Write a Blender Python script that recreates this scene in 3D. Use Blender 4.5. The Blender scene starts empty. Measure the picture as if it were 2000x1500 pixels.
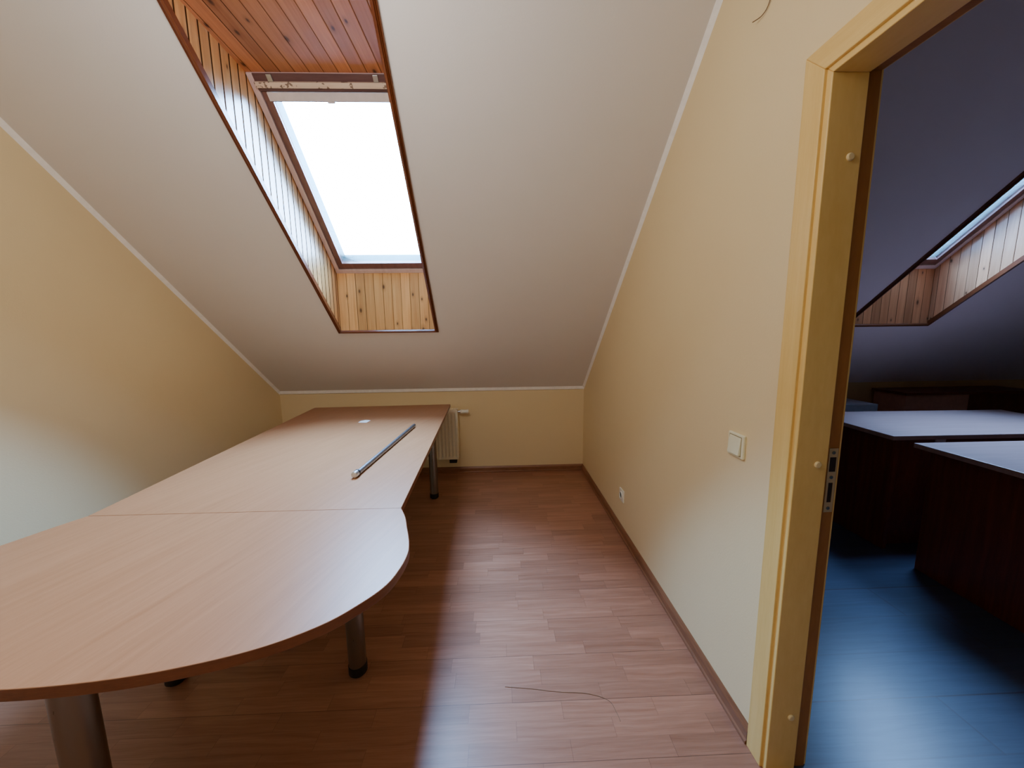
import bpy, bmesh, math, random
from mathutils import Vector, Matrix

random.seed(7)
SC = bpy.context.scene
COL = SC.collection

# ------------------------------------------------------------------ measures
CAM_H = 1.36246
F_PX = 716.125
CAM_M = ((0.99936744, -0.03314014, -0.01290162),
         (0.01731668, 0.13660165, 0.9904747),
         (0.03106209, 0.99007157, -0.13708912))
D = 3.499          # knee wall
XR, XL = 0.8071, -2.0923
KNEE = 0.8345
TH = 0.6916
T = math.tan(TH); CT, ST = math.cos(TH), math.sin(TH)
ZC = 2.66          # flat ceiling behind the slope
YC = D - (ZC - KNEE) / T
YB = -1.75         # wall behind the camera
X2 = 0.930         # far side of the partition
XE = 6.2           # end of the second room
def zs(y): return KNEE + T * (D - y)

# ------------------------------------------------------------------ helpers
def link(o, parent=None):
    COL.objects.link(o)
    if parent is not None: o.parent = parent
    return o

def obj(name, bm, mats, parent=None, smooth=False, bevel=0, seg=2, recalc=True):
    if recalc: bmesh.ops.recalc_face_normals(bm, faces=bm.faces[:])
    me = bpy.data.meshes.new(name)
    bm.to_mesh(me); bm.free()
    if not isinstance(mats, (list, tuple)): mats = [mats]
    for m in mats: me.materials.append(m)
    if smooth:
        for p in me.polygons: p.use_smooth = True
    o = bpy.data.objects.new(name, me)
    link(o, parent)
    if bevel:
        b = o.modifiers.new('Bevel', 'BEVEL'); b.width = bevel; b.segments = seg
        b.limit_method = 'ANGLE'; b.angle_limit = math.radians(40)
    return o

def tag(o, label=None, cat=None, group=None, kind=None):
    if label: o['label'] = label
    if cat: o['category'] = cat
    if group: o['group'] = group
    if kind: o['kind'] = kind
    return o

def thing(name, label, cat, group=None, kind=None, loc=(0, 0, 0)):
    o = bpy.data.objects.new(name, None)
    o.empty_display_size = 0.1
    o.location = loc
    link(o)
    return tag(o, label, cat, group, kind)

def box(bm, lo, hi, mi=0):
    v = [bm.verts.new((x, y, z)) for z in (lo[2], hi[2]) for y in (lo[1], hi[1]) for x in (lo[0], hi[0])]
    for f in ((0, 2, 3, 1), (4, 5, 7, 6), (0, 1, 5, 4), (2, 6, 7, 3), (0, 4, 6, 2), (1, 3, 7, 5)):
        bm.faces.new([v[i] for i in f]).material_index = mi

def hexa(bm, a, b):
    """solid between two matching polygons a and b"""
    va = [bm.verts.new(p) for p in a]; vb = [bm.verts.new(p) for p in b]
    n = len(a)
    bm.faces.new(va); bm.faces.new(vb[::-1])
    for i in range(n):
        j = (i + 1) % n
        bm.faces.new((va[i], vb[i], vb[j], va[j]))

def prism(bm, pts, axis, a, b):
    """polygon pts in the two other axes, extruded along axis from a to b"""
    def mk(p, t):
        q = list(p); q.insert(axis, t); return q
    hexa(bm, [mk(p, a) for p in pts], [mk(p, b) for p in pts])

def cyl(bm, p0, p1, r0, r1=None, n=32, caps=True):
    r1 = r0 if r1 is None else r1
    p0, p1 = Vector(p0), Vector(p1)
    d = (p1 - p0).normalized()
    u = d.orthogonal().normalized(); w = d.cross(u)
    A = [bm.verts.new(p0 + r0 * (math.cos(2 * math.pi * i / n) * u + math.sin(2 * math.pi * i / n) * w)) for i in range(n)]
    B = [bm.verts.new(p1 + r1 * (math.cos(2 * math.pi * i / n) * u + math.sin(2 * math.pi * i / n) * w)) for i in range(n)]
    for i in range(n):
        j = (i + 1) % n
        bm.faces.new((A[i], A[j], B[j], B[i]))
    if caps:
        bm.faces.new(A[::-1]); bm.faces.new(B)

def lathe(bm, base, axis, prof, n=32):
    """prof = (distance along axis, radius) list"""
    base = Vector(base); d = Vector(axis).normalized()
    u = d.orthogonal().normalized(); w = d.cross(u)
    rings = []
    for t, r in prof:
        if r < 1e-6: rings.append([bm.verts.new(base + d * t)])
        else: rings.append([bm.verts.new(base + d * t + r * (math.cos(2 * math.pi * i / n) * u + math.sin(2 * math.pi * i / n) * w)) for i in range(n)])
    for a, b in zip(rings, rings[1:]):
        for i in range(n):
            j = (i + 1) % n
            if len(a) == 1 and len(b) == 1: continue
            if len(a) == 1: bm.faces.new((a[0], b[j], b[i]))
            elif len(b) == 1: bm.faces.new((a[i], a[j], b[0]))
            else: bm.faces.new((a[i], a[j], b[j], b[i]))
    if len(rings[0]) > 1: bm.faces.new(rings[0][::-1])
    if len(rings[-1]) > 1: bm.faces.new(rings[-1])

def autosmooth(o, ang=35):
    for p in o.data.polygons: p.use_smooth = True
    me = o.data
    bm = bmesh.new(); bm.from_mesh(me)
    for e in bm.edges:
        if len(e.link_faces) == 2 and e.calc_face_angle(0) > math.radians(ang): e.smooth = False
    bm.to_mesh(me); bm.free()
    return o

# ------------------------------------------------------------------ materials
def lin(c):
    c /= 255.0
    return c / 12.92 if c <= 0.04045 else ((c + 0.055) / 1.055) ** 2.4
def rgb(r, g, b): return (lin(r), lin(g), lin(b), 1.0)

class NT:
    def __init__(self, name):
        self.m = bpy.data.materials.new(name); self.m.use_nodes = True
        self.t = self.m.node_tree; self.n = self.t.nodes; self.l = self.t.links
        self.b = self.n['Principled BSDF']; self.out = self.n['Material Output']
    def new(self, typ, **kw):
        x = self.n.new(typ)
        for k, v in kw.items(): setattr(x, k, v)
        return x
    def put(self, sock, v):
        if v is None: return
        if isinstance(v, bpy.types.NodeSocket): self.l.new(v, sock)
        else: sock.default_value = v
    def math(self, op, a, b=None, c=None, clamp=False):
        x = self.new('ShaderNodeMath', operation=op); x.use_clamp = clamp
        for i, v in enumerate((a, b, c)):
            if v is not None: self.put(x.inputs[i], v)
        return x.outputs[0]
    def mix(self, fac, a, b, mode='MIX'):
        x = self.new('ShaderNodeMix', data_type='RGBA', blend_type=mode)
        self.put(x.inputs[0], fac); self.put(x.inputs[6], a); self.put(x.inputs[7], b)
        return x.outputs[2]
    def ramp(self, fac, stops):
        x = self.new('ShaderNodeValToRGB'); r = x.color_ramp
        while len(r.elements) < len(stops): r.elements.new(0.5)
        for e, (p, c) in zip(r.elements, stops): e.position = p; e.color = c
        self.put(x.inputs[0], fac); return x.outputs[0]
    def comb(self, x, y, z):
        c = self.new('ShaderNodeCombineXYZ')
        for i, v in enumerate((x, y, z)): self.put(c.inputs[i], v)
        return c.outputs[0]
    def coords(self, rotz=0.0):
        tc = self.new('ShaderNodeTexCoord'); v = tc.outputs['Object']
        if rotz:
            mp = self.new('ShaderNodeMapping'); mp.inputs['Rotation'].default_value = (0, 0, rotz)
            self.l.new(v, mp.inputs[0]); v = mp.outputs[0]
        s = self.new('ShaderNodeSeparateXYZ'); self.l.new(v, s.inputs[0])
        return s.outputs
    def noise(self, vec, scale, detail=4, rough=0.55, dist=0.0):
        x = self.new('ShaderNodeTexNoise'); self.put(x.inputs['Vector'], vec)
        x.inputs['Scale'].default_value = scale; x.inputs['Detail'].default_value = detail
        x.inputs['Roughness'].default_value = rough; x.inputs['Distortion'].default_value = dist
        return x.outputs[0]
    def white(self, vec):
        x = self.new('ShaderNodeTexWhiteNoise', noise_dimensions='3D'); self.put(x.inputs['Vector'], vec)
        return x.outputs['Value']
    def bump(self, h, strength, dist=0.002):
        x = self.new('ShaderNodeBump'); x.inputs['Strength'].default_value = strength
        x.inputs['Distance'].default_value = dist; self.put(x.inputs['Height'], h)
        self.l.new(x.outputs[0], self.b.inputs['Normal'])
    def fin(self, color=None, rough=0.5, spec=0.5, metal=0.0, coat=0.0, coat_rough=0.1):
        self.put(self.b.inputs['Base Color'], color); self.put(self.b.inputs['Roughness'], rough)
        self.b.inputs['Specular IOR Level'].default_value = spec
        self.b.inputs['Metallic'].default_value = metal
        self.b.inputs['Coat Weight'].default_value = coat; self.b.inputs['Coat Roughness'].default_value = coat_rough
        return self.m

def plain(name, c, rough=0.5, metal=0.0, spec=0.5, var=0.06, scale=30, bump=0.0):
    t = NT(name); s = t.coords()
    n = t.noise(t.comb(s[0], s[1], s[2]), scale, 3)
    dark = tuple(v * (1 - var) for v in c[:3]) + (1,); lite = tuple(min(1, v * (1 + var)) for v in c[:3]) + (1,)
    col = t.ramp(n, [(0.3, dark), (0.7, lite)])
    if bump: t.bump(n, bump, 0.001)
    return t.fin(col, rough, spec, metal)

def paint(name, c, c2=None, bump=0.25, rough=0.85):
    """rolled wall paint on wood-chip paper"""
    t = NT(name); s = t.coords(); v = t.comb(s[0], s[1], s[2])
    big = t.noise(v, 1.3, 3); fine = t.noise(v, 140, 2, 0.6); mid = t.noise(v, 9, 4)
    c2 = c2 or tuple(x * 0.93 for x in c[:3]) + (1,)
    col = t.mix(t.math('MULTIPLY', big, 0.8), c, c2)
    col = t.mix(t.math('MULTIPLY', mid, 0.12), col, tuple(x * 0.8 for x in c[:3]) + (1,))
    t.bump(fine, bump, 0.0015)
    return t.fin(col, rough, 0.25)

def pine(name, across, along, light, dark, board=0.066, groove=0.055, knots=0.55, rough=0.32, coat=0.4, rotz=0.0,
         seam=5, groove_col=(0.035, 0.012, 0.006, 1), knot_on=True, groove_lo=0.6, coat_rough=0.12, spec=0.5):
    """varnished tongue-and-groove boards; across/along are object axes 0..2"""
    t = NT(name); s = t.coords(rotz); a, l = s[across], s[along]
    third = s[3 - across - along]
    u = t.math('DIVIDE', a, board)
    bid = t.math('FLOOR', u); fr = t.math('FRACT', u)
    rnd = t.white(t.comb(bid, 3.1, 7.7))
    off = t.math('MULTIPLY', rnd, 13.0)
    g1 = t.noise(t.comb(t.math('MULTIPLY', a, 60.0), t.math('ADD', t.math('MULTIPLY', l, 2.2), off), third), 1.0, 5, 0.6, 0.6)
    g2 = t.noise(t.comb(t.math('MULTIPLY', a, 260.0), t.math('ADD', t.math('MULTIPLY', l, 5.0), off), third), 1.0, 2)
    g = t.math('ADD', t.math('MULTIPLY', g1, 0.75), t.math('MULTIPLY', g2, 0.25))
    col = t.ramp(g, [(0.3, light), (0.72, dark)])
    shade = t.math('ADD', 0.78, t.math('MULTIPLY', rnd, 0.42))
    col = t.mix(1.0, col, t.comb(shade, shade, shade), 'MULTIPLY')
    if knot_on:
        vo = t.new('ShaderNodeTexVoronoi', voronoi_dimensions='2D')
        t.put(vo.inputs['Vector'], t.comb(t.math('MULTIPLY', a, 11.0), t.math('ADD', t.math('MULTIPLY', l, 5.5), 3.3), 0.0))
        vo.inputs['Scale'].default_value = 1.0
        sc = t.new('ShaderNodeSeparateColor'); t.l.new(vo.outputs['Color'], sc.inputs[0])
        on = t.math('GREATER_THAN', sc.outputs[0], knots)
        size = t.math('ADD', 0.05, t.math('MULTIPLY', sc.outputs[1], 0.07))
        k = t.math('SUBTRACT', 1.0, t.math('DIVIDE', vo.outputs['Distance'], size), clamp=True)
        halo = t.math('SUBTRACT', 1.0, t.math('DIVIDE', vo.outputs['Distance'], t.math('MULTIPLY', size, 2.6)), clamp=True)
        col = t.mix(t.math('MULTIPLY', t.math('MULTIPLY', halo, on), 0.6), col, tuple(x * 0.45 for x in dark[:3]) + (1,))
        col = t.mix(t.math('MULTIPLY', t.math('POWER', k, 0.5), on), col, (0.05, 0.018, 0.008, 1))
    d = t.math('MULTIPLY', t.math('ABSOLUTE', t.math('SUBTRACT', fr, 0.5)), 2.0)      # 1 at the joints
    gr = t.math('GREATER_THAN', d, 1.0 - groove)
    h = t.math('SUBTRACT', 1.0, t.math('SMOOTH_MIN', 1.0, t.math('MULTIPLY', t.math('SUBTRACT', d, 1.0 - 2 * groove), 1.0 / (2 * groove)), 0.02), clamp=True)
    seamness = t.math('GREATER_THAN', t.white(t.comb(bid, 9.3, 1.2)), 1.0 - 1.0 / seam)
    gfac = t.math('MULTIPLY', gr, t.math('ADD', groove_lo, t.math('MULTIPLY', seamness, 0.97 - groove_lo)))
    col = t.mix(gfac, col, groove_col)
    t.bump(h, 0.6, 0.004)
    keep = t.math('SUBTRACT', 1.0, gr)
    m = t.fin(col, rough, 0.5, coat=coat, coat_rough=coat_rough)
    t.put(t.b.inputs['Coat Weight'], t.math('MULTIPLY', keep, coat))
    t.put(t.b.inputs['Specular IOR Level'], t.math('MULTIPLY', keep, spec))
    return m

def veneer(name, light, dark, along=1, across=0, rotz=0.0, rough=0.35, scale=1.0, coat=0.0, spec=0.5, contrast=1.0):
    """printed wood grain without boards"""
    t = NT(name); s = t.coords(rotz); a, l, th = s[across], s[along], s[3 - across - along]
    warp = t.noise(t.comb(t.math('MULTIPLY', a, 3.0), t.math('MULTIPLY', l, 1.1), th), 1.0, 2)
    aa = t.math('ADD', a, t.math('MULTIPLY', warp, 0.05))
    g1 = t.noise(t.comb(t.math('MULTIPLY', aa, 38 * scale), t.math('MULTIPLY', l, 1.6 * scale), t.math('MULTIPLY', th, 8)), 1.0, 5, 0.6)
    g2 = t.noise(t.comb(t.math('MULTIPLY', a, 420 * scale), t.math('MULTIPLY', l, 16 * scale), t.math('MULTIPLY', th, 60)), 1.0, 2, 0.6)
    g = t.math('ADD', t.math('MULTIPLY', g1, 0.65), t.math('MULTIPLY', g2, 0.35))
    w = 0.20 / contrast
    col = t.ramp(g, [(0.5 - w, light), (0.5 + w, dark)])
    t.bump(g2, 0.08, 0.0006)
    return t.fin(col, rough, spec, coat=coat, coat_rough=0.15)

def blocks(name, light, dark, row=0.066, length=0.34, rough=0.33, spec=0.5, line=(0.06, 0.025, 0.015, 1), var=0.26):
    """strip laminate floor, strips running along X"""
    t = NT(name); s = t.coords(); x, y = s[0], s[1]
    v = t.math('DIVIDE', y, row); r = t.math('FLOOR', v); fy = t.math('FRACT', v)
    roff = t.white(t.comb(r, 4.4, 0.5))
    u = t.math('ADD', t.math('DIVIDE', x, length), t.math('MULTIPLY', roff, 7.0))
    c = t.math('FLOOR', u); fx = t.math('FRACT', u)
    rnd = t.white(t.comb(r, c, 2.0)); rnd2 = t.white(t.comb(r, c, 9.0))
    off = t.math('MULTIPLY', rnd2, 40.0)
    warp = t.noise(t.comb(t.math('ADD', t.math('MULTIPLY', x, 3.0), off), t.math('MULTIPLY', y, 9.0), off), 1.0, 2)
    yy = t.math('ADD', y, t.math('MULTIPLY', warp, 0.045))
    g1 = t.noise(t.comb(t.math('ADD', t.math('MULTIPLY', x, 2.6), off), t.math('MULTIPLY', yy, 55.0), off), 1.0, 4, 0.6)
    g2 = t.noise(t.comb(t.math('ADD', t.math('MULTIPLY', x, 9.0), off), t.math('MULTIPLY', y, 330.0), off), 1.0, 2)
    g = t.math('ADD', t.math('MULTIPLY', g1, 0.7), t.math('MULTIPLY', g2, 0.3))
    col = t.ramp(g, [(0.28, light), (0.74, dark)])
    sh = t.math('ADD', 1.0 - var * 0.55, t.math('MULTIPLY', rnd, var))
    col = t.mix(1.0, col, t.comb(sh, sh, sh), 'MULTIPLY')
    third = t.math('FRACT', t.math('DIVIDE', t.math('ADD', r, 0.5), 3.0))
    seam = t.math('LESS_THAN', third, 0.34)
    ly = t.math('LESS_THAN', fy, 0.03); lx = t.math('LESS_THAN', fx, 0.006)
    lf = t.math('MAXIMUM', t.math('MULTIPLY', ly, t.math('ADD', 0.18, t.math('MULTIPLY', seam, 0.45))), t.math('MULTIPLY', lx, 0.3))
    col = t.mix(lf, col, line)
    vec = t.comb(x, y, 0.0)
    dirt = t.noise(vec, 3.0, 5)
    rg = t.math('ADD', rough, t.math('MULTIPLY', t.math('SUBTRACT', dirt, 0.5), 0.08))
    t.bump(g2, 0.10, 0.0006)
    return t.fin(col, rg, spec)

def metal(name, c, rough=0.25, streak=0):
    t = NT(name); s = t.coords()
    n = t.noise(t.comb(s[0], s[1], t.math('MULTIPLY', s[2], 0.2)), 60, 3)
    rg = t.math('ADD', rough - 0.06, t.math('MULTIPLY', n, 0.12))
    return t.fin(c, rg, 0.5, 1.0)

M = {}
M['wall'] = paint('cream wall paint', rgb(231, 214, 174), rgb(225, 205, 161))
M['ceil'] = paint('white ceiling paint', rgb(228, 227, 228), rgb(222, 220, 221), 0.2)
M['ceil2'] = paint('second room ceiling paint', rgb(240, 222, 222), rgb(236, 216, 216), 0.2)
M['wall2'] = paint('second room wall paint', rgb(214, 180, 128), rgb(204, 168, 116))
M['trimwhite'] = plain('white joint strip', rgb(250, 250, 250), 0.6)
PL, PD = rgb(228, 182, 120), rgb(196, 138, 78)
M['pine_bottom'] = pine('varnished pine boards below the pane', 0, 2, PL, PD)
M['pine_side'] = pine('varnished pine boards beside the pane', 1, 2, rgb(216, 166, 106), rgb(180, 120, 66), board=0.058, groove=0.14, groove_lo=0.95, coat=0.85, coat_rough=0.3)
M['pine_side2'] = pine('varnished pine boards beside the pane beyond the doorway', 1, 2, rgb(220, 164, 124), rgb(190, 130, 92), board=0.058, groove=0.05)
M['pine_bottom2'] = pine('varnished pine boards below the pane beyond the doorway', 0, 2, rgb(214, 154, 110), rgb(182, 118, 78))
M['pine_top'] = pine('varnished pine boards above the pane', 0, 1, rgb(196, 132, 90), rgb(160, 98, 62), knots=0.45, coat=0.05, rough=0.5, spec=0.22)
M['edge'] = veneer('brown edge moulding', rgb(120, 64, 34), rgb(84, 40, 22), 1, 0, rough=0.3, coat=0.3)
M['edge2'] = veneer('reddish edge moulding', rgb(130, 72, 36), rgb(90, 45, 24), 0, 1, rough=0.3, coat=0.3)
M['frame'] = veneer('stained roof window frame paled as sky sheen', rgb(222, 202, 206), rgb(198, 172, 176), 1, 0, rough=0.3, coat=0.6)  # pale lilac puts the sky's grazing reflection into the wood colour
M['sash'] = veneer('dark stained roof window sash', rgb(128, 88, 84), rgb(98, 62, 60), 1, 0, rough=0.35, coat=0.3)
M['dark'] = plain('dark seal', rgb(34, 20, 20), 0.7)
M['bead'] = plain('grey green glazing bead', (0.05, 0.115, 0.12, 1), 0.5, spec=0.2)
M['bead2'] = plain('pale glazing bead', (0.20, 0.34, 0.34, 1), 0.5, spec=0.2)
M['casing'] = veneer('dark window head casing', rgb(104, 74, 74), rgb(76, 48, 50), 0, 1, rough=0.45)
M['blind'] = plain('pale grey blind cassette', rgb(214, 206, 214), 0.4)
M['steel'] = metal('steel bracket', (0.45, 0.47, 0.48, 1), 0.35)
M['floor'] = blocks('reddish beech strip laminate', rgb(178, 130, 106), rgb(140, 92, 70))
M['floor2'] = blocks('grey brown laminate tinted with sky reflection', rgb(86, 97, 120), rgb(70, 80, 100), row=0.19, length=1.28, rough=0.30, var=0.12)  # blue of the reflected sky is put into the base colour
M['base'] = veneer('laminate skirting', rgb(150, 104, 74), rgb(112, 70, 46), 1, 0, rough=0.4)
M['basex'] = veneer('laminate skirting along the knee wall', rgb(150, 104, 74), rgb(112, 70, 46), 0, 1, rough=0.4)
M['beech'] = veneer('beech door frame', rgb(234, 204, 132), rgb(218, 182, 106), 2, 1, rough=0.38, contrast=0.8)
M['beechx'] = veneer('beech door frame head', rgb(234, 204, 132), rgb(218, 182, 106), 1, 2, rough=0.38, contrast=0.8)
M['rebate'] = veneer('dark door rebate with brown seal', rgb(170, 116, 60), rgb(140, 90, 42), 2, 1, rough=0.6)
GR = math.radians(15)
M['table'] = veneer('beech laminate tabletop', rgb(175, 122, 84), rgb(149, 98, 62), 1, 0, rotz=GR, rough=0.37, contrast=0.75, spec=0.42, scale=1.5)
M['band'] = veneer('brown tabletop edging', rgb(132, 80, 48), rgb(104, 58, 32), 1, 2, rough=0.35)
M['leg'] = metal('satin metal tube', (0.27, 0.26, 0.235, 1), 0.3)
M['chrome'] = metal('bright chrome', (0.66, 0.68, 0.70, 1), 0.34)
M['rail'] = metal('grey rail metal', (0.29, 0.31, 0.34, 1), 0.36)
M['plate'] = plain('dull nickel plate', rgb(186, 166, 134), 0.35, metal=0.25)
M['black'] = plain('black plastic', rgb(20, 19, 20), 0.45)
M['paper'] = plain('white paper', rgb(232, 230, 226), 0.7)
M['switch'] = plain('ivory switch plastic', rgb(232, 232, 204), 0.3, var=0.02)
M['socket'] = plain('white socket plastic', rgb(236, 238, 228), 0.3, var=0.02)
M['rad'] = plain('off-white radiator enamel', rgb(232, 224, 200), 0.35, var=0.03)
M['cap'] = plain('cream plug', rgb(224, 206, 160), 0.4)
M['gap'] = plain('shaded joint round the rocker', rgb(150, 140, 104), 0.6)
M['wire'] = plain('thin brown wire', rgb(120, 92, 60), 0.5)
M['desk'] = veneer('dark red brown desk board', rgb(134, 64, 38), rgb(98, 42, 22), 2, 1, rough=0.4)
M['desktop'] = veneer('desk laminate', rgb(178, 146, 140), rgb(156, 124, 118), 0, 1, rough=0.34)
M['carton'] = plain('brown carton', rgb(205, 150, 124), 0.8)
M['greybox'] = plain('blue grey carton', rgb(190, 194, 206), 0.7)

def glass(name, tint):
    t = NT(name)
    tr = t.new('ShaderNodeBsdfTransparent'); tr.inputs[0].default_value = tint
    gl = t.new('ShaderNodeBsdfGlossy'); gl.inputs['Roughness'].default_value = 0.02
    lw = t.new('ShaderNodeFresnel'); lw.inputs[0].default_value = 1.45
    s = t.coords(); n = t.noise(t.comb(s[0], s[1], s[2]), 6, 3)
    f = t.math('MULTIPLY', lw.outputs[0], t.math('ADD', 0.8, t.math('MULTIPLY', n, 0.2)))
    mx = t.new('ShaderNodeMixShader'); t.l.new(f, mx.inputs[0])
    t.l.new(tr.outputs[0], mx.inputs[1]); t.l.new(gl.outputs[0], mx.inputs[2])
    t.l.new(mx.outputs[0], t.out.inputs[0])
    return t.m
M['glass'] = glass('window glass', (0.97, 0.99, 1.0, 1))
M['glass2'] = glass('window glass tinted to cut daylight', (0.74, 0.76, 0.80, 1))  # grey tint added to lower the daylight entering the second room

def stained_bar():
    t = NT('bare wood vent bar with dark smudges'); s = t.coords()
    n1 = t.noise(t.comb(t.math('MULTIPLY', s[0], 50), t.math('MULTIPLY', s[1], 60), t.math('MULTIPLY', s[2], 60)), 1.0, 3)
    zone = t.noise(t.comb(t.math('MULTIPLY', s[0], 6), 4.7, 0.0), 1.0, 1)
    f = t.math('MULTIPLY', t.math('GREATER_THAN', n1, 0.56), t.math('GREATER_THAN', zone, 0.52))
    gr = t.noise(t.comb(t.math('MULTIPLY', s[0], 6), t.math('MULTIPLY', s[1], 200), t.math('MULTIPLY', s[2], 200)), 1.0, 3)
    col = t.ramp(gr, [(0.3, rgb(228, 210, 194)), (0.7, rgb(204, 182, 164))])
    col = t.mix(t.math('MULTIPLY', f, 0.8), col, rgb(84, 60, 48))
    return t.fin(col, 0.55)
M['ventbar'] = stained_bar()

# ------------------------------------------------------------------ shell
def struct(name, bm, m, label, cat, **kw):
    o = obj(name, bm, m, **kw)
    return tag(o, label, cat, kind='structure')

DOOR_Y1, DOOR_Y0, DOOR_Z = 0.955, 0.135, 1.985       # opening in the wall
bm = bmesh.new(); box(bm, (XL - 0.12, YB - 0.1, -0.12), (0.87, D + 0.12, 0.0))
struct('floor', bm, M['floor'], 'reddish beech strip laminate floor of the room with the long table', 'floor')
bm = bmesh.new(); box(bm, (0.87, YB - 0.1, -0.12), (XE + 0.1, D + 0.12, 0.0))
struct('floor', bm, M['floor2'], 'dim laminate floor of the room beyond the doorway, blue skylight put into its colour', 'floor')

# partition with the door opening, running up under the slope
bm = bmesh.new()
prism(bm, [(D + 0.1, 0), (D + 0.1, KNEE - 0.1 * T + 0.02), (YC, ZC + 0.02), (DOOR_Y1, ZC + 0.02), (DOOR_Y1, 0)], 0, XR, X2 - 0.01)
box(bm, (XR, DOOR_Y0, DOOR_Z), (X2 - 0.01, DOOR_Y1, ZC + 0.02))
box(bm, (XR, YB - 0.1, 0), (X2 - 0.01, DOOR_Y0, ZC + 0.02))
struct('wall_right', bm, M['wall'], 'cream painted partition wall with the doorway cut in it', 'wall')
gable = [(D + 0.1, 0), (D + 0.1, KNEE - 0.1 * T + 0.02), (YC, ZC + 0.02), (YB - 0.1, ZC + 0.02), (YB - 0.1, 0)]
bm = bmesh.new(); prism(bm, gable, 0, XL - 0.1, XL)
struct('wall_left', bm, M['wall'], 'cream painted wall under the slope behind the long side of the table', 'wall')
bm = bmesh.new(); box(bm, (XL, D, 0), (XR, D + 0.1, KNEE))
struct('wall_back', bm, M['wall'], 'low cream knee wall behind the radiator', 'wall')
bm = bmesh.new(); box(bm, (XL, YB - 0.1, 0), (XR, YB, ZC))
struct('wall_front', bm, M['wall'], 'cream wall facing the roof window, out of view', 'wall')
bm = bmesh.new(); box(bm, (X2 - 0.01, D, 0), (XE, D + 0.1, KNEE))
struct('wall_back', bm, M['wall2'], 'low dark knee wall of the room beyond the doorway', 'wall')
bm = bmesh.new(); prism(bm, gable, 0, XE, XE + 0.1)
struct('wall_right', bm, M['wall2'], 'far side wall of the room beyond the doorway', 'wall')
bm = bmesh.new(); box(bm, (X2 - 0.01, YB - 0.1, 0), (XE, YB, ZC))
struct('wall_front', bm, M['wall2'], 'rear wall of the room beyond the doorway', 'wall')
bm = bmesh.new(); box(bm, (XL - 0.1, YB - 0.1, ZC), (XE + 0.1, YC + 0.02, ZC + 0.1))
struct('ceiling', bm, M['ceil'], 'flat white ceiling above the slope, out of view', 'ceiling')

# ---- sloped ceilings with the roof window openings
class Win:
    """opening in the slope: outer edge of the moulding at x0..x1 (measured at y=2.83), sheared in plan by k"""
    def __init__(s, x0, x1, k, glass):
        s.x0, s.x1, s.k, s.glass = x0, x1, k, glass
        s.y0 = 2.835; s.y1 = 1.36; s.suf = '2' if glass == 'glass2' else ''
    def sh(s, y): return s.k * (2.83 - y)
    def O(s, x, y, c):           # on the slope, c = out of the room
        return (x + s.sh(y), y + ST * c, zs(y) + CT * c)
    def F(s, x, y, c):           # on the roof window plane
        return (x + s.sh(y), y + ST * c, zs(y) + 0.41 + CT * c)

W1 = Win(-1.212, -0.463, 0.042, 'glass')
W2 = Win(2.683, 3.390, 0.0, 'glass2')

def slope(w, xa, xb, m, label):
    ye, yt = D + 0.12, YC - 0.05
    i = 0.012
    a = [w.O(w.x0 + i, w.y0 - i, 0), w.O(w.x1 - i, w.y0 - i, 0), w.O(w.x1 - i, w.y1 + i, 0), w.O(w.x0 + i, w.y1 + i, 0)]
    o = [(xa, ye, zs(ye)), (xb, ye, zs(ye)), (xb, yt, zs(yt)), (xa, yt, zs(yt))]
    bm = bmesh.new()
    th = Vector((0, ST, CT)) * 0.04
    va = [bm.verts.new(p) for p in a]; vo = [bm.verts.new(p) for p in o]
    for j in range(4):
        k = (j + 1) % 4
        bm.faces.new((vo[j], vo[k], va[k], va[j]))
    r = bmesh.ops.extrude_face_region(bm, geom=bm.faces[:])
    for v in r['geom']:
        if isinstance(v, bmesh.types.BMVert): v.co += th
    return struct('ceiling', bm, m, label, 'ceiling')

slope(W1, XL - 0.05, XR + 0.06, M['ceil'], 'white sloped ceiling around the roof window above the table')
slope(W2, XR + 0.06, XE + 0.05, M['ceil2'], 'shadowed sloped ceiling of the room beyond the doorway')

def ring_part(name, P, x0, x1, y0, y1, wx, wy, c0, c1, m, parent, bevel=0.003):
    """four mitred bars between the outer rectangle and the inner one"""
    bm = bmesh.new()
    o = [(x0, y0), (x1, y0), (x1, y1), (x0, y1)]
    i = [(x0 + wx, y0 - wy), (x1 - wx, y0 - wy), (x1 - wx, y1 + wy), (x0 + wx, y1 + wy)]
    vs = [[bm.verts.new(P(x, y, c)) for x, y in q] for q in (o, i) for c in (c0, c1)]
    oA, oB, iA, iB = vs
    for j in range(4):
        k = (j + 1) % 4
        bm.faces.new((oA[j], oA[k], iA[k], iA[j])); bm.faces.new((oB[j], iB[j], iB[k], oB[k]))
        bm.faces.new((oA[j], oB[j], oB[k], oA[k])); bm.faces.new((iA[j], iA[k], iB[k], iB[j]))
    return obj(name, bm, m, parent, bevel=bevel)

def pbox(name, P, x0, x1, y0, y1, c0, c1, m, parent, bevel=0.002):
    bm = bmesh.new()
    hexa(bm, [P(x, y, c0) for x, y in ((x0, y0), (x1, y0), (x1, y1), (x0, y1))], [P(x, y, c1) for x, y in ((x0, y0), (x1, y0), (x1, y1), (x0, y1))])
    return obj(name, bm, m, parent, bevel=bevel)

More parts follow.
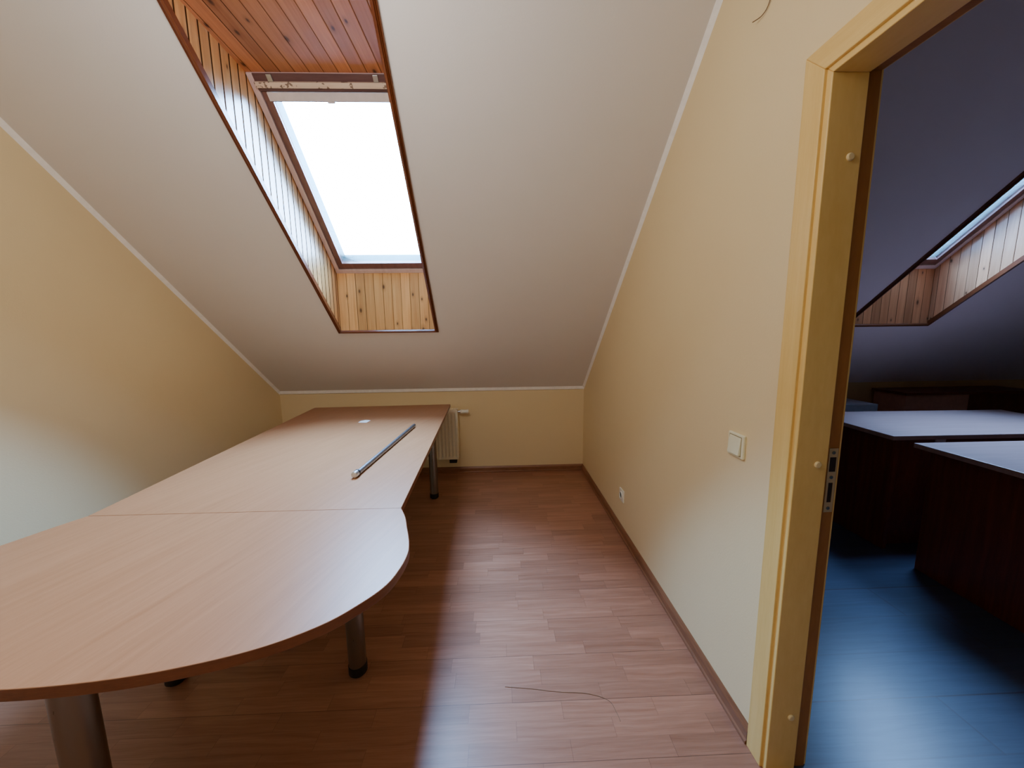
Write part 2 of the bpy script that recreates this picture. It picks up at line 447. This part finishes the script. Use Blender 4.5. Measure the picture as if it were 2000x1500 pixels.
def roof_window(name, w, label):
    r = thing(name, label, 'roof window', kind='structure', loc=(0, 0, 0))
    # moulding round the opening: three-ridged profile, mitred
    prof = [(0.0, 0.004), (0.0, -0.010), (0.003, -0.013), (0.006, -0.010), (0.008, -0.015), (0.012, -0.012), (0.014, -0.018),
            (0.019, -0.018), (0.022, -0.015), (0.025, -0.015), (0.025, 0.012), (0.012, 0.012)]
    def corner(j, d):
        s = 1.0 / CT
        return [(w.x0 + d, w.y0 - d * CT), (w.x1 - d, w.y0 - d * CT), (w.x1 - d, w.y1 + d * CT), (w.x0 + d, w.y1 + d * CT)][j]
    for j in range(4):
        k = (j + 1) % 4
        bm = bmesh.new()
        hexa(bm, [w.O(*corner(j, d), c) for d, c in prof], [w.O(*corner(k, d), c) for d, c in prof])
        bmesh.ops.triangulate(bm, faces=[f for f in bm.faces if len(f.verts) > 4])
        obj('edge_moulding', bm, M['edge2'] if j % 2 == 0 else M['edge'], r)
    xi0, xi1 = w.x0 + 0.022, w.x1 - 0.022
    yb, yt = 2.815, 1.902
    ztop = zs(yt) + 0.41 + 0.004
    yto = D - (ztop - KNEE) / T
    # linings
    bm = bmesh.new()
    z0, z1 = zs(yb) - 0.005, zs(yb) + 0.41 + 0.03
    s = w.sh(yb)
    box(bm, (xi0 + s - 0.01, yb, z0), (xi1 + s + 0.01, yb + 0.014, z1))
    obj('lining_panel', bm, M['pine_bottom' + w.suf], r)
    bm = bmesh.new()
    def tp(z): return [(xi0 + w.sh(yto) - 0.01, yto - 0.01, z), (xi1 + w.sh(yto) + 0.01, yto - 0.01, z), (xi1 + w.sh(yt) + 0.01, yt + 0.06, z), (xi0 + w.sh(yt) - 0.01, yt + 0.06, z)]
    hexa(bm, tp(ztop), tp(ztop + 0.014))
    obj('lining_panel', bm, M['pine_top'], r)
    for x, sg in ((xi0, -1), (xi1, 1)):
        side = [(yb + 0.01, zs(yb + 0.01)), (yb + 0.01, zs(yb) + 0.44), (yt + 0.03, ztop + 0.02), (yto - 0.01, ztop + 0.02), (yto - 0.01, zs(yto - 0.01))]
        bm = bmesh.new()
        hexa(bm, [(x + w.sh(y), y, z) for y, z in side], [(x + w.sh(y) + sg * 0.014, y, z) for y, z in side])
        obj('lining_panel', bm, M['pine_side' + w.suf], r)
    # frame, sash, pane
    fx0, fx1 = xi0, xi1
    F = w.F
    gap = obj_gap = ring_part('seal', F, fx0 - 0.03, fx1 + 0.03, 2.85, 1.875, 0.10, 0.10 * CT, 0.018, 0.03, M['dark'], r, 0)
    ring_part('frame', F, fx0 + 0.002, fx1 - 0.002, yb - 0.001, yt + 0.002, 0.029, 0.034 * CT, 0.0, 0.06, M['frame'], r)
    sx0, sx1 = fx0 + 0.034, fx1 - 0.034
    sy0, sy1 = yb - 0.041 * CT, yt + 0.058
    sash = ring_part('sash', F, sx0, sx1, sy0, sy1, 0.036, 0.045 * CT, 0.006, 0.033, M['sash'], r)
    gx0, gx1, gy0, gy1 = sx0 + 0.034, sx1 - 0.034, sy0 - 0.044 * CT, sy1 + 0.044 * CT
    ring_part('glazing_bead', F, gx0 - 0.030, gx1 + 0.030, gy0 + 0.024, gy1 - 0.024, 0.028, 0.022, 0.0335, 0.105, M['bead' + w.suf], r, 0)
    bm = bmesh.new()
    hexa(bm, [F(x, y, 0.016) for x, y in ((gx0 - .004, gy0 + .004), (gx1 + .004, gy0 + .004), (gx1 + .004, gy1 - .004), (gx0 - .004, gy1 - .004))],
         [F(x, y, 0.020) for x, y in ((gx0 - .004, gy0 + .004), (gx1 + .004, gy0 + .004), (gx1 + .004, gy1 - .004), (gx0 - .004, gy1 - .004))])
    obj('pane', bm, M[w.glass], r)
    # outer flashing collar keeps the weather out between the roof and the frame
    ring_part('flashing', F, fx0 - 0.16, fx1 + 0.16, 2.99, 1.70, 0.20, 0.17, 0.058, 0.075, M['steel'], r, 0)
    # ventilation bar at the head with two brackets, blind cassette with its tab
    pbox('vent_casing', F, fx0 + 0.03, fx1 - 0.03, yt + 0.056, yt + 0.003, -0.004, 0.05, M['casing'], r)
    bar = pbox('vent_bar', F, fx0 + 0.028, fx1 - 0.028, yt + 0.044, yt + 0.026, -0.016, 0.008, M['ventbar'], r)
    for fr in (0.15, 0.84):
        xx = fx0 + fr * (fx1 - fx0)
        pbox('bracket', F, xx - 0.012, xx + 0.012, yt + 0.027, yt + 0.004, -0.010, 0.006, M['steel'], r)
    bl = pbox('blind_cassette', F, gx0 - 0.006, gx1 + 0.006, yt + 0.087, yt + 0.0585, -0.006, 0.005, M['blind'], r)
    xm = (gx0 + gx1) / 2
    pbox('pull_tab', F, xm - 0.018, xm + 0.018, yt + 0.094, yt + 0.085, -0.004, 0.004, M['blind'], bl)
    # daylight portal in the pane (sampling guide for the sky)
    L = bpy.data.lights.new('sky_portal', 'AREA'); L.shape = 'RECTANGLE'
    L.size = gx1 - gx0 + 0.01; L.size_y = (gy0 - gy1) / CT + 0.01
    L.cycles.is_portal = True
    lo = bpy.data.objects.new('sky_portal', L); link(lo)
    lo.location = F(xm, (gy0 + gy1) / 2, 0.112)
    X = Vector((1, 0, 0)); Zd = Vector((0, ST, CT)); Yd = Zd.cross(X)
    lo.rotation_euler = Matrix((X, Yd, Zd)).transposed().to_euler()
    return r

roof_window('window_1', W1, 'bright roof window in a pine lined shaft above the table')
roof_window('window_2', W2, 'pine lined roof window seen through the doorway')

# ---- joint strips between slope and walls
def slope_strip(x, sg, label, n):
    a, b = D, YC - 0.02
    pr = [(0, 0), (0.017, 0), (0.010, 0.008), (0, 0.019)]      # (across, down from the slope)
    bm = bmesh.new()
    hexa(bm, [(x + sg * p, a, zs(a) - q / CT) for p, q in pr], [(x + sg * p, b, zs(b) - q / CT) for p, q in pr])
    struct('trim_%d' % n, bm, M['trimwhite'], label, 'trim')
slope_strip(XR, -1, 'thin white strip where the slope meets the doorway wall', 1)
slope_strip(XL, 1, 'thin white strip where the slope meets the wall behind the table', 2)
bm = bmesh.new(); prism(bm, [(D, KNEE), (D - 0.020, KNEE + 0.016), (D - 0.016, KNEE - 0.012), (D, KNEE - 0.020)], 0, XL, XR)
struct('trim_3', bm, M['trimwhite'], 'thin white strip where the slope meets the low knee wall', 'trim')

# ---- baseboards
BP = [(0, 0), (0.018, 0), (0.018, 0.010), (0.013, 0.016), (0.013, 0.046), (0.009, 0.054), (0.005, 0.061), (0, 0.061)]
bm = bmesh.new(); hexa(bm, [(XR - d, 1.017, z) for d, z in BP], [(XR - d, D, z) for d, z in BP])
struct('baseboard_right', bm, M['base'], 'brown laminate baseboard along the doorway wall', 'baseboard')
bm = bmesh.new(); hexa(bm, [(XL, D - d, z) for d, z in BP], [(XR, D - d, z) for d, z in BP])
struct('baseboard_back', bm, M['basex'], 'brown laminate baseboard along the low knee wall', 'baseboard')
bm = bmesh.new(); hexa(bm, [(XL + d, YB, z) for d, z in BP], [(XL + d, D, z) for d, z in BP])
struct('baseboard_left', bm, M['base'], 'brown laminate baseboard behind the long table', 'baseboard')

# ------------------------------------------------------------------ door frame
door = thing('door_1', 'beech door frame of the open doorway in the cream wall', 'door frame', kind='structure')
JY = 0.937; NY = JY - 0.80; JZ = 1.967                  # clear opening
def frame_bars(name, mz, mx, d0, d1, xa, xb, bevel=0.002):
    """far post, near post and mitred head; d0..d1 distance outside the clear opening"""
    for which in range(3):
        bm = bmesh.new()
        if which == 0:
            p = [(JY + d0, 0), (JY + d1, 0), (JY + d1, JZ + d1), (JY + d0, JZ + d0)]
        elif which == 1:
            p = [(NY - d0, 0), (NY - d1, 0), (NY - d1, JZ + d1), (NY - d0, JZ + d0)]
        else:
            p = [(JY + d0, JZ + d0), (JY + d1, JZ + d1), (NY - d1, JZ + d1), (NY - d0, JZ + d0)]
        prism(bm, p, 0, xa, xb)
        obj(name, bm, mx if which == 2 else mz, door, bevel=bevel)
frame_bars('architrave', M['beech'], M['beechx'], 0.016, 0.078, XR - 0.014, XR + 0.01)
frame_bars('jamb', M['beech'], M['beechx'], 0.0, 0.020, XR - 0.006, 0.892)
frame_bars('rebate', M['rebate'], M['rebate'], 0.013, 0.024, 0.893, X2 + 0.004, 0.001)
frame_bars('architrave', M['beech'], M['beechx'], 0.016, 0.078, X2 - 0.008, X2 + 0.012)
for z in (1.779, 0.995, 0.195):
    bm = bmesh.new(); lathe(bm, (0.864, JY + 0.0005, z), (0, -1, 0), [(0, 0.0095), (0.003, 0.0095), (0.0055, 0.007), (0.006, 0)], 24)
    autosmooth(obj('screw_cap', bm, M['cap'], door))
# strike plate with its two holes
bm = bmesh.new()
ya, yb_ = JY + 0.0125, JY + 0.0105
xs0, xs1 = 0.905, 0.930
for z0, z1, x0, x1 in ((0.850, 0.879, xs0, xs1), (0.937, 0.969, xs0, xs1), (1.011, 1.036, xs0, xs1),
                       (0.879, 0.937, xs0, xs0 + 0.006), (0.879, 0.937, xs1 - 0.006, xs1), (0.969, 1.011, xs0, xs0 + 0.003), (0.969, 1.011, xs1 - 0.003, xs1)):
    box(bm, (x0, yb_, z0), (x1, ya, z1))
sp = obj('strike_plate', bm, M['plate'], door)
bm = bmesh.new(); box(bm, (xs0 + 0.005, ya - 0.0008, 0.878), (xs1 - 0.005, ya + 0.0004, 0.938)); box(bm, (xs0 + 0.003, ya - 0.0008, 0.968), (xs1 - 0.003, ya + 0.0004, 1.012))
obj('latch_hole', bm, M['dark'], sp)
bm = bmesh.new()
for z in (0.862, 0.953, 1.024): lathe(bm, (0.917, yb_ + 0.0003, z), (0, -1, 0), [(0, 0.005), (0.001, 0.005), (0.0015, 0)], 16)
obj('screw', bm, M['leg'], sp)

# ------------------------------------------------------------------ long table
TZ = 0.735
def extrude_top(name, outline, parent, th=0.026, z=TZ):
    bm = bmesh.new()
    top = [bm.verts.new((x, y, z)) for x, y in outline]; bot = [bm.verts.new((x, y, z - th)) for x, y in outline]
    f = bm.faces.new(top); f.material_index = 0
    g = bm.faces.new(bot[::-1]); g.material_index = 1
    n = len(top)
    for i in range(n):
        j = (i + 1) % n
        bm.faces.new((top[i], bot[i], bot[j], top[j])).material_index = 1
    return obj(name, bm, [M['table'], M['band']], parent, bevel=0.0018)

def table_leg(parent, x, y, r=0.034, top=TZ - 0.0262):
    bm = bmesh.new()
    lathe(bm, (x, y, 0.045), (0, 0, 1), [(0, r), (top - 0.051, r), (top - 0.051, r + 0.028), (top - 0.045, r + 0.028)], 40)
    leg = autosmooth(obj('leg', bm, M['leg'], parent))
    bm = bmesh.new()
    lathe(bm, (x, y, 0.0), (0, 0, 1), [(0, r * 0.8), (0.008, r * 0.92), (0.010, r + 0.002), (0.045, r + 0.002)], 40)
    autosmooth(obj('foot', bm, M['black'], leg))

t = thing('conference_table', 'long rectangular beech table under the roof window, a metal rail lying on it', 'table')
g = 0.0008
extrude_top('tabletop', [(-1.641, 3.228), (-1.483, 1.283 + g), (-0.371, 1.279 + g), (-0.456, 3.271)], t)
for p in ((-0.600, 1.342), (-1.318, 1.338), (-0.572, 2.945), (-1.455, 2.92)): table_leg(t, *p)

R = [(-0.371, 1.279), (-0.340, 1.214), (-0.315, 1.140), (-0.290, 1.063), (-0.277, 1.000), (-0.280, 0.931), (-0.298, 0.860), (-0.341, 0.796),
     (-0.402, 0.736), (-0.505, 0.680), (-0.638, 0.641), (-0.771, 0.620), (-0.922, 0.612)]
XCEN = -0.925
def catmull(p, n=8):
    out = []
    for i in range(len(p) - 1):
        a, b, c, d = p[max(i - 1, 0)], p[i], p[i + 1], p[min(i + 2, len(p) - 1)]
        for s in range(n):
            u = s / n
            out.append(tuple(0.5 * (2 * b[k] + (c[k] - a[k]) * u + (2 * a[k] - 5 * b[k] + 4 * c[k] - d[k]) * u * u + (3 * b[k] - a[k] - 3 * c[k] + d[k]) * u ** 3) for k in (0, 1)))
    return out + [p[-1]]
full = R + [(2 * XCEN - x, y + 0.004 * (1 if y > 1 else 0)) for x, y in R[-2::-1]]
full[-1] = (-1.483, 1.283)
t = thing('table_extension', 'beech rounded table end with brown edging, nearest to the viewer', 'table')
extrude_top('tabletop', catmull(full), t)
table_leg(t, -0.990, 0.765, 0.037)

# metal rail on the table
t = thing('metal_rail', 'long grey metal rail with a chrome end cap lying on the table', 'rail')
A, B = Vector((-0.652, 1.600, TZ + 0.0122)), Vector((-0.596, 2.468, TZ + 0.0122))
d = (B - A).normalized()
bm = bmesh.new(); cyl(bm, A, B, 0.0115, n=32)
autosmooth(obj('tube', bm, M['rail'], t))
bm = bmesh.new(); lathe(bm, A + Vector((0, 0, 0.003)) - d * 0.004, d, [(0, 0.0152), (0.009, 0.0152)], 32)
autosmooth(obj('collar', bm, M['black'], t))
bm = bmesh.new(); lathe(bm, A + Vector((0, 0, 0.003)) - d * 0.030, d, [(0, 0.0), (0.0005, 0.011), (0.003, 0.0142), (0.026, 0.0142)], 32)
autosmooth(obj('end_cap', bm, M['chrome'], t))

# paper scrap
bm = bmesh.new()
hexa(bm, [(-1.038, 2.630, TZ + 0.0004), (-0.975, 2.622, TZ + 0.0004), (-0.968, 2.692, TZ + 0.0004), (-1.012, 2.706, TZ + 0.0004), (-1.034, 2.680, TZ + 0.0004)],
     [(-1.038, 2.630, TZ + 0.0012), (-0.975, 2.622, TZ + 0.0012), (-0.968, 2.692, TZ + 0.0012), (-1.012, 2.706, TZ + 0.0012), (-1.034, 2.680, TZ + 0.0012)])
tag(obj('paper_scrap', bm, M['paper']), 'small white paper scrap on the far end of the table', 'paper')

# ------------------------------------------------------------------ radiator
t = thing('radiator', 'off-white panel radiator on the low knee wall behind the table', 'radiator')
rx0, rx1, rz0, rz1 = -1.41, -0.412, 0.176, 0.660
fy, ry = D - 0.112, D - 0.040
bm = bmesh.new()
pitch = 0.0333; n = int((rx1 - rx0 - 0.03) / pitch)
xs = [rx0]; ys = [0]
prof = []
x = rx0 + 0.02
prof.append((rx0, 0.004)); prof.append((rx0 + 0.012, 0.0))
for i in range(n):
    c = x + pitch * (i + 0.5)
    prof += [(c - 0.011, 0.0), (c - 0.006, 0.015), (c + 0.006, 0.015), (c + 0.011, 0.0)]
prof += [(rx1 - 0.010, 0.0), (rx1, 0.004)]
za, zb = rz0 + 0.035, rz1 - 0.05
rows = [(rz0, 0), (za - 0.012, 0), (za, 1), (zb, 1), (zb + 0.012, 0), (rz1 - 0.022, 0)]
gv = [[bm.verts.new((px, fy + pd * k, z)) for px, pd in prof] for z, k in rows]
for a, b in zip(gv, gv[1:]):
    for i in range(len(prof) - 1): bm.faces.new((a[i], a[i + 1], b[i + 1], b[i]))
autosmooth(obj('front_panel', bm, M['rad'], t), 60)
bm = bmesh.new()
box(bm, (rx0 + 0.004, fy + 0.017, rz0 + 0.004), (rx1 - 0.004, ry, rz1 - 0.026))
obj('convector', bm, M['rad'], t)
bm = bmesh.new()
for a, b in ((fy - 0.001, fy + 0.012), (ry - 0.012, ry + 0.001)): box(bm, (rx0, a, rz1 - 0.024), (rx1, b, rz1))
k = int((rx1 - rx0) / 0.018)
for i in range(k): box(bm, (rx0 + 0.006 + i * 0.018, fy + 0.01, rz1 - 0.012), (rx0 + 0.014 + i * 0.018, ry - 0.01, rz1 - 0.002))
obj('top_grille', bm, M['rad'], t)
for xx in (rx0 - 0.001, rx1 - 0.003):
    bm = bmesh.new(); box(bm, (xx, fy + 0.002, rz0 + 0.002), (xx + 0.004, ry, rz1 - 0.004)); obj('side_cover', bm, M['rad'], t, bevel=0.0015)
bm = bmesh.new(); lathe(bm, (rx1, D - 0.070, 0.632), (1, 0, 0), [(-0.005, 0.010), (0.018, 0.010), (0.018, 0.014), (0.026, 0.014)], 24)
v = autosmooth(obj('valve', bm, M['chrome'], t))
bm = bmesh.new(); lathe(bm, (rx1, D - 0.070, 0.632), (1, 0, 0), [(0.026, 0.015), (0.032, 0.021), (0.060, 0.0185), (0.075, 0.0185), (0.095, 0.0205), (0.102, 0.018), (0.103, 0)], 24)
autosmooth(obj('thermostat_head', bm, M['socket'], v))
bm = bmesh.new(); box(bm, (rx1 - 0.092, D - 0.092, 0.132), (rx1 - 0.020, D - 0.048, 0.166))
cb = obj('connection_block', bm, M['black'], t, bevel=0.004)
for xx in (rx1 - 0.080, rx1 - 0.032):
    bm = bmesh.new(); cyl(bm, (xx, D - 0.070, rz0 + 0.006), (xx, D - 0.070, 0.160), 0.009, n=20)
    autosmooth(obj('union_nut', bm, M['leg'], cb))
    bm = bmesh.new(); cyl(bm, (xx, D - 0.050, 0.149), (xx, D - 0.0005, 0.149), 0.0085, n=20)
    autosmooth(obj('pipe', bm, M['leg'], cb))
for xx in (rx0 + 0.15, rx1 - 0.15):
    bm = bmesh.new(); box(bm, (xx - 0.015, ry - 0.002, rz0 + 0.08), (xx + 0.015, D - 0.0005, rz1 - 0.08)); obj('wall_bracket', bm, M['rad'], t)

# ------------------------------------------------------------------ switch, socket, wire
t = thing('light_switch', 'ivory rocker light switch on the cream wall beside the door frame', 'light switch')
cy, cz = 1.187, 0.975
bm = bmesh.new(); box(bm, (XR - 0.010, cy - 0.041, cz - 0.041), (XR + 0.001, cy + 0.041, cz + 0.041))
obj('cover_frame', bm, M['switch'], t, bevel=0.004, seg=3)
bm = bmesh.new()
a, b, c = XR - 0.0095, XR - 0.0115, XR - 0.0185
hexa(bm, [(a, cy - 0.030, cz - 0.031), (a, cy + 0.030, cz - 0.031), (a, cy + 0.030, cz + 0.031), (a, cy - 0.030, cz + 0.031)],
     [(c, cy - 0.029, cz - 0.030), (c, cy + 0.029, cz - 0.030), (b, cy + 0.029, cz + 0.030), (b, cy - 0.029, cz + 0.030)])
obj('rocker', bm, M['switch'], t, bevel=0.002)
bm = bmesh.new(); box(bm, (XR - 0.0101, cy - 0.0325, cz - 0.0335), (XR - 0.0096, cy + 0.0325, cz + 0.0335))
obj('shadow_gap', bm, M['gap'], t)

t = thing('wall_socket', 'white wall socket low on the cream wall above the baseboard', 'socket')
cy, cz = 2.318, 0.274
bm = bmesh.new(); box(bm, (XR - 0.009, cy - 0.041, cz - 0.041), (XR + 0.001, cy + 0.041, cz + 0.041))
obj('cover_frame', bm, M['socket'], t, bevel=0.004, seg=3)
bm = bmesh.new(); lathe(bm, (XR - 0.0085, cy, cz), (-1, 0, 0), [(0, 0.027), (0.006, 0.026), (0.006, 0.0205), (0.0005, 0.0195), (0.0005, 0)], 36)
so = autosmooth(obj('socket_insert', bm, M['socket'], t))
bm = bmesh.new()
for dy in (-0.0095, 0.0095): lathe(bm, (XR - 0.0088, cy + dy, cz), (-1, 0, 0), [(0, 0.003), (0.0006, 0.003)], 12)
obj('contact_hole', bm, M['dark'], so)

def smooth_path(p, n=8):
    out = []
    for i in range(len(p) - 1):
        a, b, c, d = (Vector(p[k]) for k in (max(i - 1, 0), i, i + 1, min(i + 2, len(p) - 1)))
        for q in range(n):
            u = q / n
            out.append(0.5 * (2 * b + (c - a) * u + (2 * a - 5 * b + 4 * c - d) * u * u + (3 * b - a - 3 * c + d) * u ** 3))
    return out + [Vector(p[-1])]
def tube(bm, path, r, n=10):
    rings = []
    for i, p in enumerate(path):
        d = (path[min(i + 1, len(path) - 1)] - path[max(i - 1, 0)]).normalized()
        u = d.cross(Vector((1, 0, 0)))
        u = u.normalized() if u.length > 1e-4 else Vector((0, 1, 0)); w = d.cross(u)
        rings.append([bm.verts.new(p + r * (math.cos(2 * math.pi * k / n) * u + math.sin(2 * math.pi * k / n) * w)) for k in range(n)])
    for a, b in zip(rings, rings[1:]):
        for k in range(n): bm.faces.new((a[k], a[(k + 1) % n], b[(k + 1) % n], b[k]))
    bm.faces.new(rings[0][::-1]); bm.faces.new(rings[-1])
bm = bmesh.new()
tube(bm, smooth_path([(XR - 0.016, 1.240, 2.297), (XR - 0.006, 1.213, 2.295), (XR - 0.004, 1.189, 2.307), (XR - 0.003, 1.180, 2.35), (XR - 0.003, 1.184, 2.5), (XR - 0.003, 1.186, ZC)]), 0.0014)
tag(obj('loose_wire', bm, M['wire'], smooth=True), 'thin loose wire hanging down the cream wall above the light switch', 'wire')

bm = bmesh.new()
tube(bm, smooth_path([(-0.003, 1.252, 0.001), (0.099, 1.239, 0.001), (0.203, 1.222, 0.001), (0.307, 1.211, 0.001), (0.381, 1.182, 0.001), (0.398, 1.136, 0.001), (0.402, 1.106, 0.001)]), 0.0007, 6)
tag(obj('loose_thread', bm, M['wire'], smooth=True), 'thin curved thread lying on the laminate floor between table end and door frame', 'thread')

# ------------------------------------------------------------------ second room
def desk(name, label, outline, zt, panels, group=None):
    t = thing(name, label, 'desk')
    bm = bmesh.new(); hexa(bm, [(x, y, zt) for x, y in outline], [(x, y, zt - 0.026) for x, y in outline])
    obj('desktop', bm, M['desktop'], t, bevel=0.002)
    for nm, p in panels:
        bm = bmesh.new(); hexa(bm, [(x, y, zt - 0.0262) for x, y in p], [(x, y, 0.0) for x, y in p])
        obj(nm, bm, M['desk'], t, bevel=0.001)
    return t
def rect(x0, x1, y0, y1): return [(x0, y0), (x1, y0), (x1, y1), (x0, y1)]
desk('office_desk', 'dark desk behind, nearer the low knee wall of the room beyond the doorway', [(2.30, 2.014), (3.72, 2.000), (3.826, 2.629), (2.34, 2.675)], TZ,
     [('side_panel', rect(2.36, 2.385, 2.05, 2.62)), ('side_panel', rect(3.60, 3.625, 2.05, 2.60)), ('modesty_panel', rect(2.385, 3.60, 2.10, 2.118))])
desk('office_desk', 'dark desk in front, its corner cut by the right side of the doorway view', [(2.243, 1.20), (3.72, 1.17), (3.74, 1.872), (2.272, 1.884)], TZ,
     [('side_panel', [(2.315, 1.24), (2.34, 1.24), (2.375, 1.86), (2.35, 1.86)]), ('side_panel', rect(3.60, 3.625, 1.22, 1.84)), ('modesty_panel', rect(2.395, 3.60, 1.80, 1.818))])
bm = bmesh.new(); box(bm, (2.664, 2.0935, 0.655), (2.728, 2.0995, 0.7087))
tag(obj('paper_tag', bm, M['paper']), 'small pale tag under the top edge of the desk behind', 'tag')
t = thing('storage_cabinet', 'low brown cabinet by the dark knee wall beyond the two desks', 'cabinet')
bm = bmesh.new(); box(bm, (3.70, 3.18, 0.0), (4.30, 3.47, 0.755)); obj('body', bm, M['carton'], t, bevel=0.002)
bm = bmesh.new(); box(bm, (3.68, 3.16, 0.755), (4.95, 3.48, 0.78)); obj('cabinet_top', bm, M['desk'], t, bevel=0.002)
bm = bmesh.new(); box(bm, (4.30, 3.20, 0.0), (4.93, 3.47, 0.755)); obj('side_body', bm, M['desk'], t, bevel=0.002)
t = thing('carton_box', 'blue grey carton half hidden by the door frame behind the desks', 'box')
bm = bmesh.new(); box(bm, (3.02, 3.10, 0.0), (3.36, 3.40, 0.69)); obj('body', bm, M['greybox'], t, bevel=0.006)
bm = bmesh.new(); box(bm, (3.02, 3.10, 0.6905), (3.36, 3.248, 0.694)); box(bm, (3.02, 3.252, 0.6905), (3.36, 3.40, 0.694)); obj('flap', bm, M['greybox'], t)

# ------------------------------------------------------------------ light
w = bpy.data.worlds.new('overcast sky'); SC.world = w; w.use_nodes = True
nt = w.node_tree; bg = nt.nodes['Background']
tc = nt.nodes.new('ShaderNodeTexCoord'); sep = nt.nodes.new('ShaderNodeSeparateXYZ'); rp = nt.nodes.new('ShaderNodeValToRGB')
nt.links.new(tc.outputs['Generated'], sep.inputs[0]); nt.links.new(sep.outputs[2], rp.inputs[0])
rp.color_ramp.elements[0].position = 0.0; rp.color_ramp.elements[0].color = (0.30, 0.54, 0.96, 1)
rp.color_ramp.elements[1].position = 0.7; rp.color_ramp.elements[1].color = (0.385, 0.69, 1.18, 1)
nt.links.new(rp.outputs[0], bg.inputs[0]); bg.inputs[1].default_value = 8.3

# added unseen fill light above the viewer's head, brightens the shaded walls and ceiling
L = bpy.data.lights.new('fill_light', 'POINT'); L.energy = 2.8; L.color = (1.0, 0.95, 0.89); L.shadow_soft_size = 0.25
lo = bpy.data.objects.new('fill_light', L); link(lo); lo.location = (-0.62, 0.70, 2.26)

# ------------------------------------------------------------------ camera
cam = bpy.data.cameras.new('camera'); co = bpy.data.objects.new('camera', cam); link(co)
cam.sensor_fit = 'HORIZONTAL'; cam.sensor_width = 36.0; cam.lens = F_PX / 2000 * 36.0; cam.clip_start = 0.01
r_, u_, f_ = (Vector(v) for v in CAM_M)
mw = Matrix((r_, u_, -f_)).transposed().to_4x4(); mw.translation = (0, 0, CAM_H)
co.matrix_world = mw
SC.camera = co

SC.view_settings.view_transform = 'AgX'
SC.view_settings.look = 'AgX - Base Contrast'
SC.view_settings.exposure = 3.46
cy_ = SC.cycles
cy_.max_bounces = 16; cy_.diffuse_bounces = 10; cy_.glossy_bounces = 6; cy_.transparent_max_bounces = 12
cy_.caustics_reflective = False; cy_.caustics_refractive = False
cy_.sample_clamp_indirect = 8.0
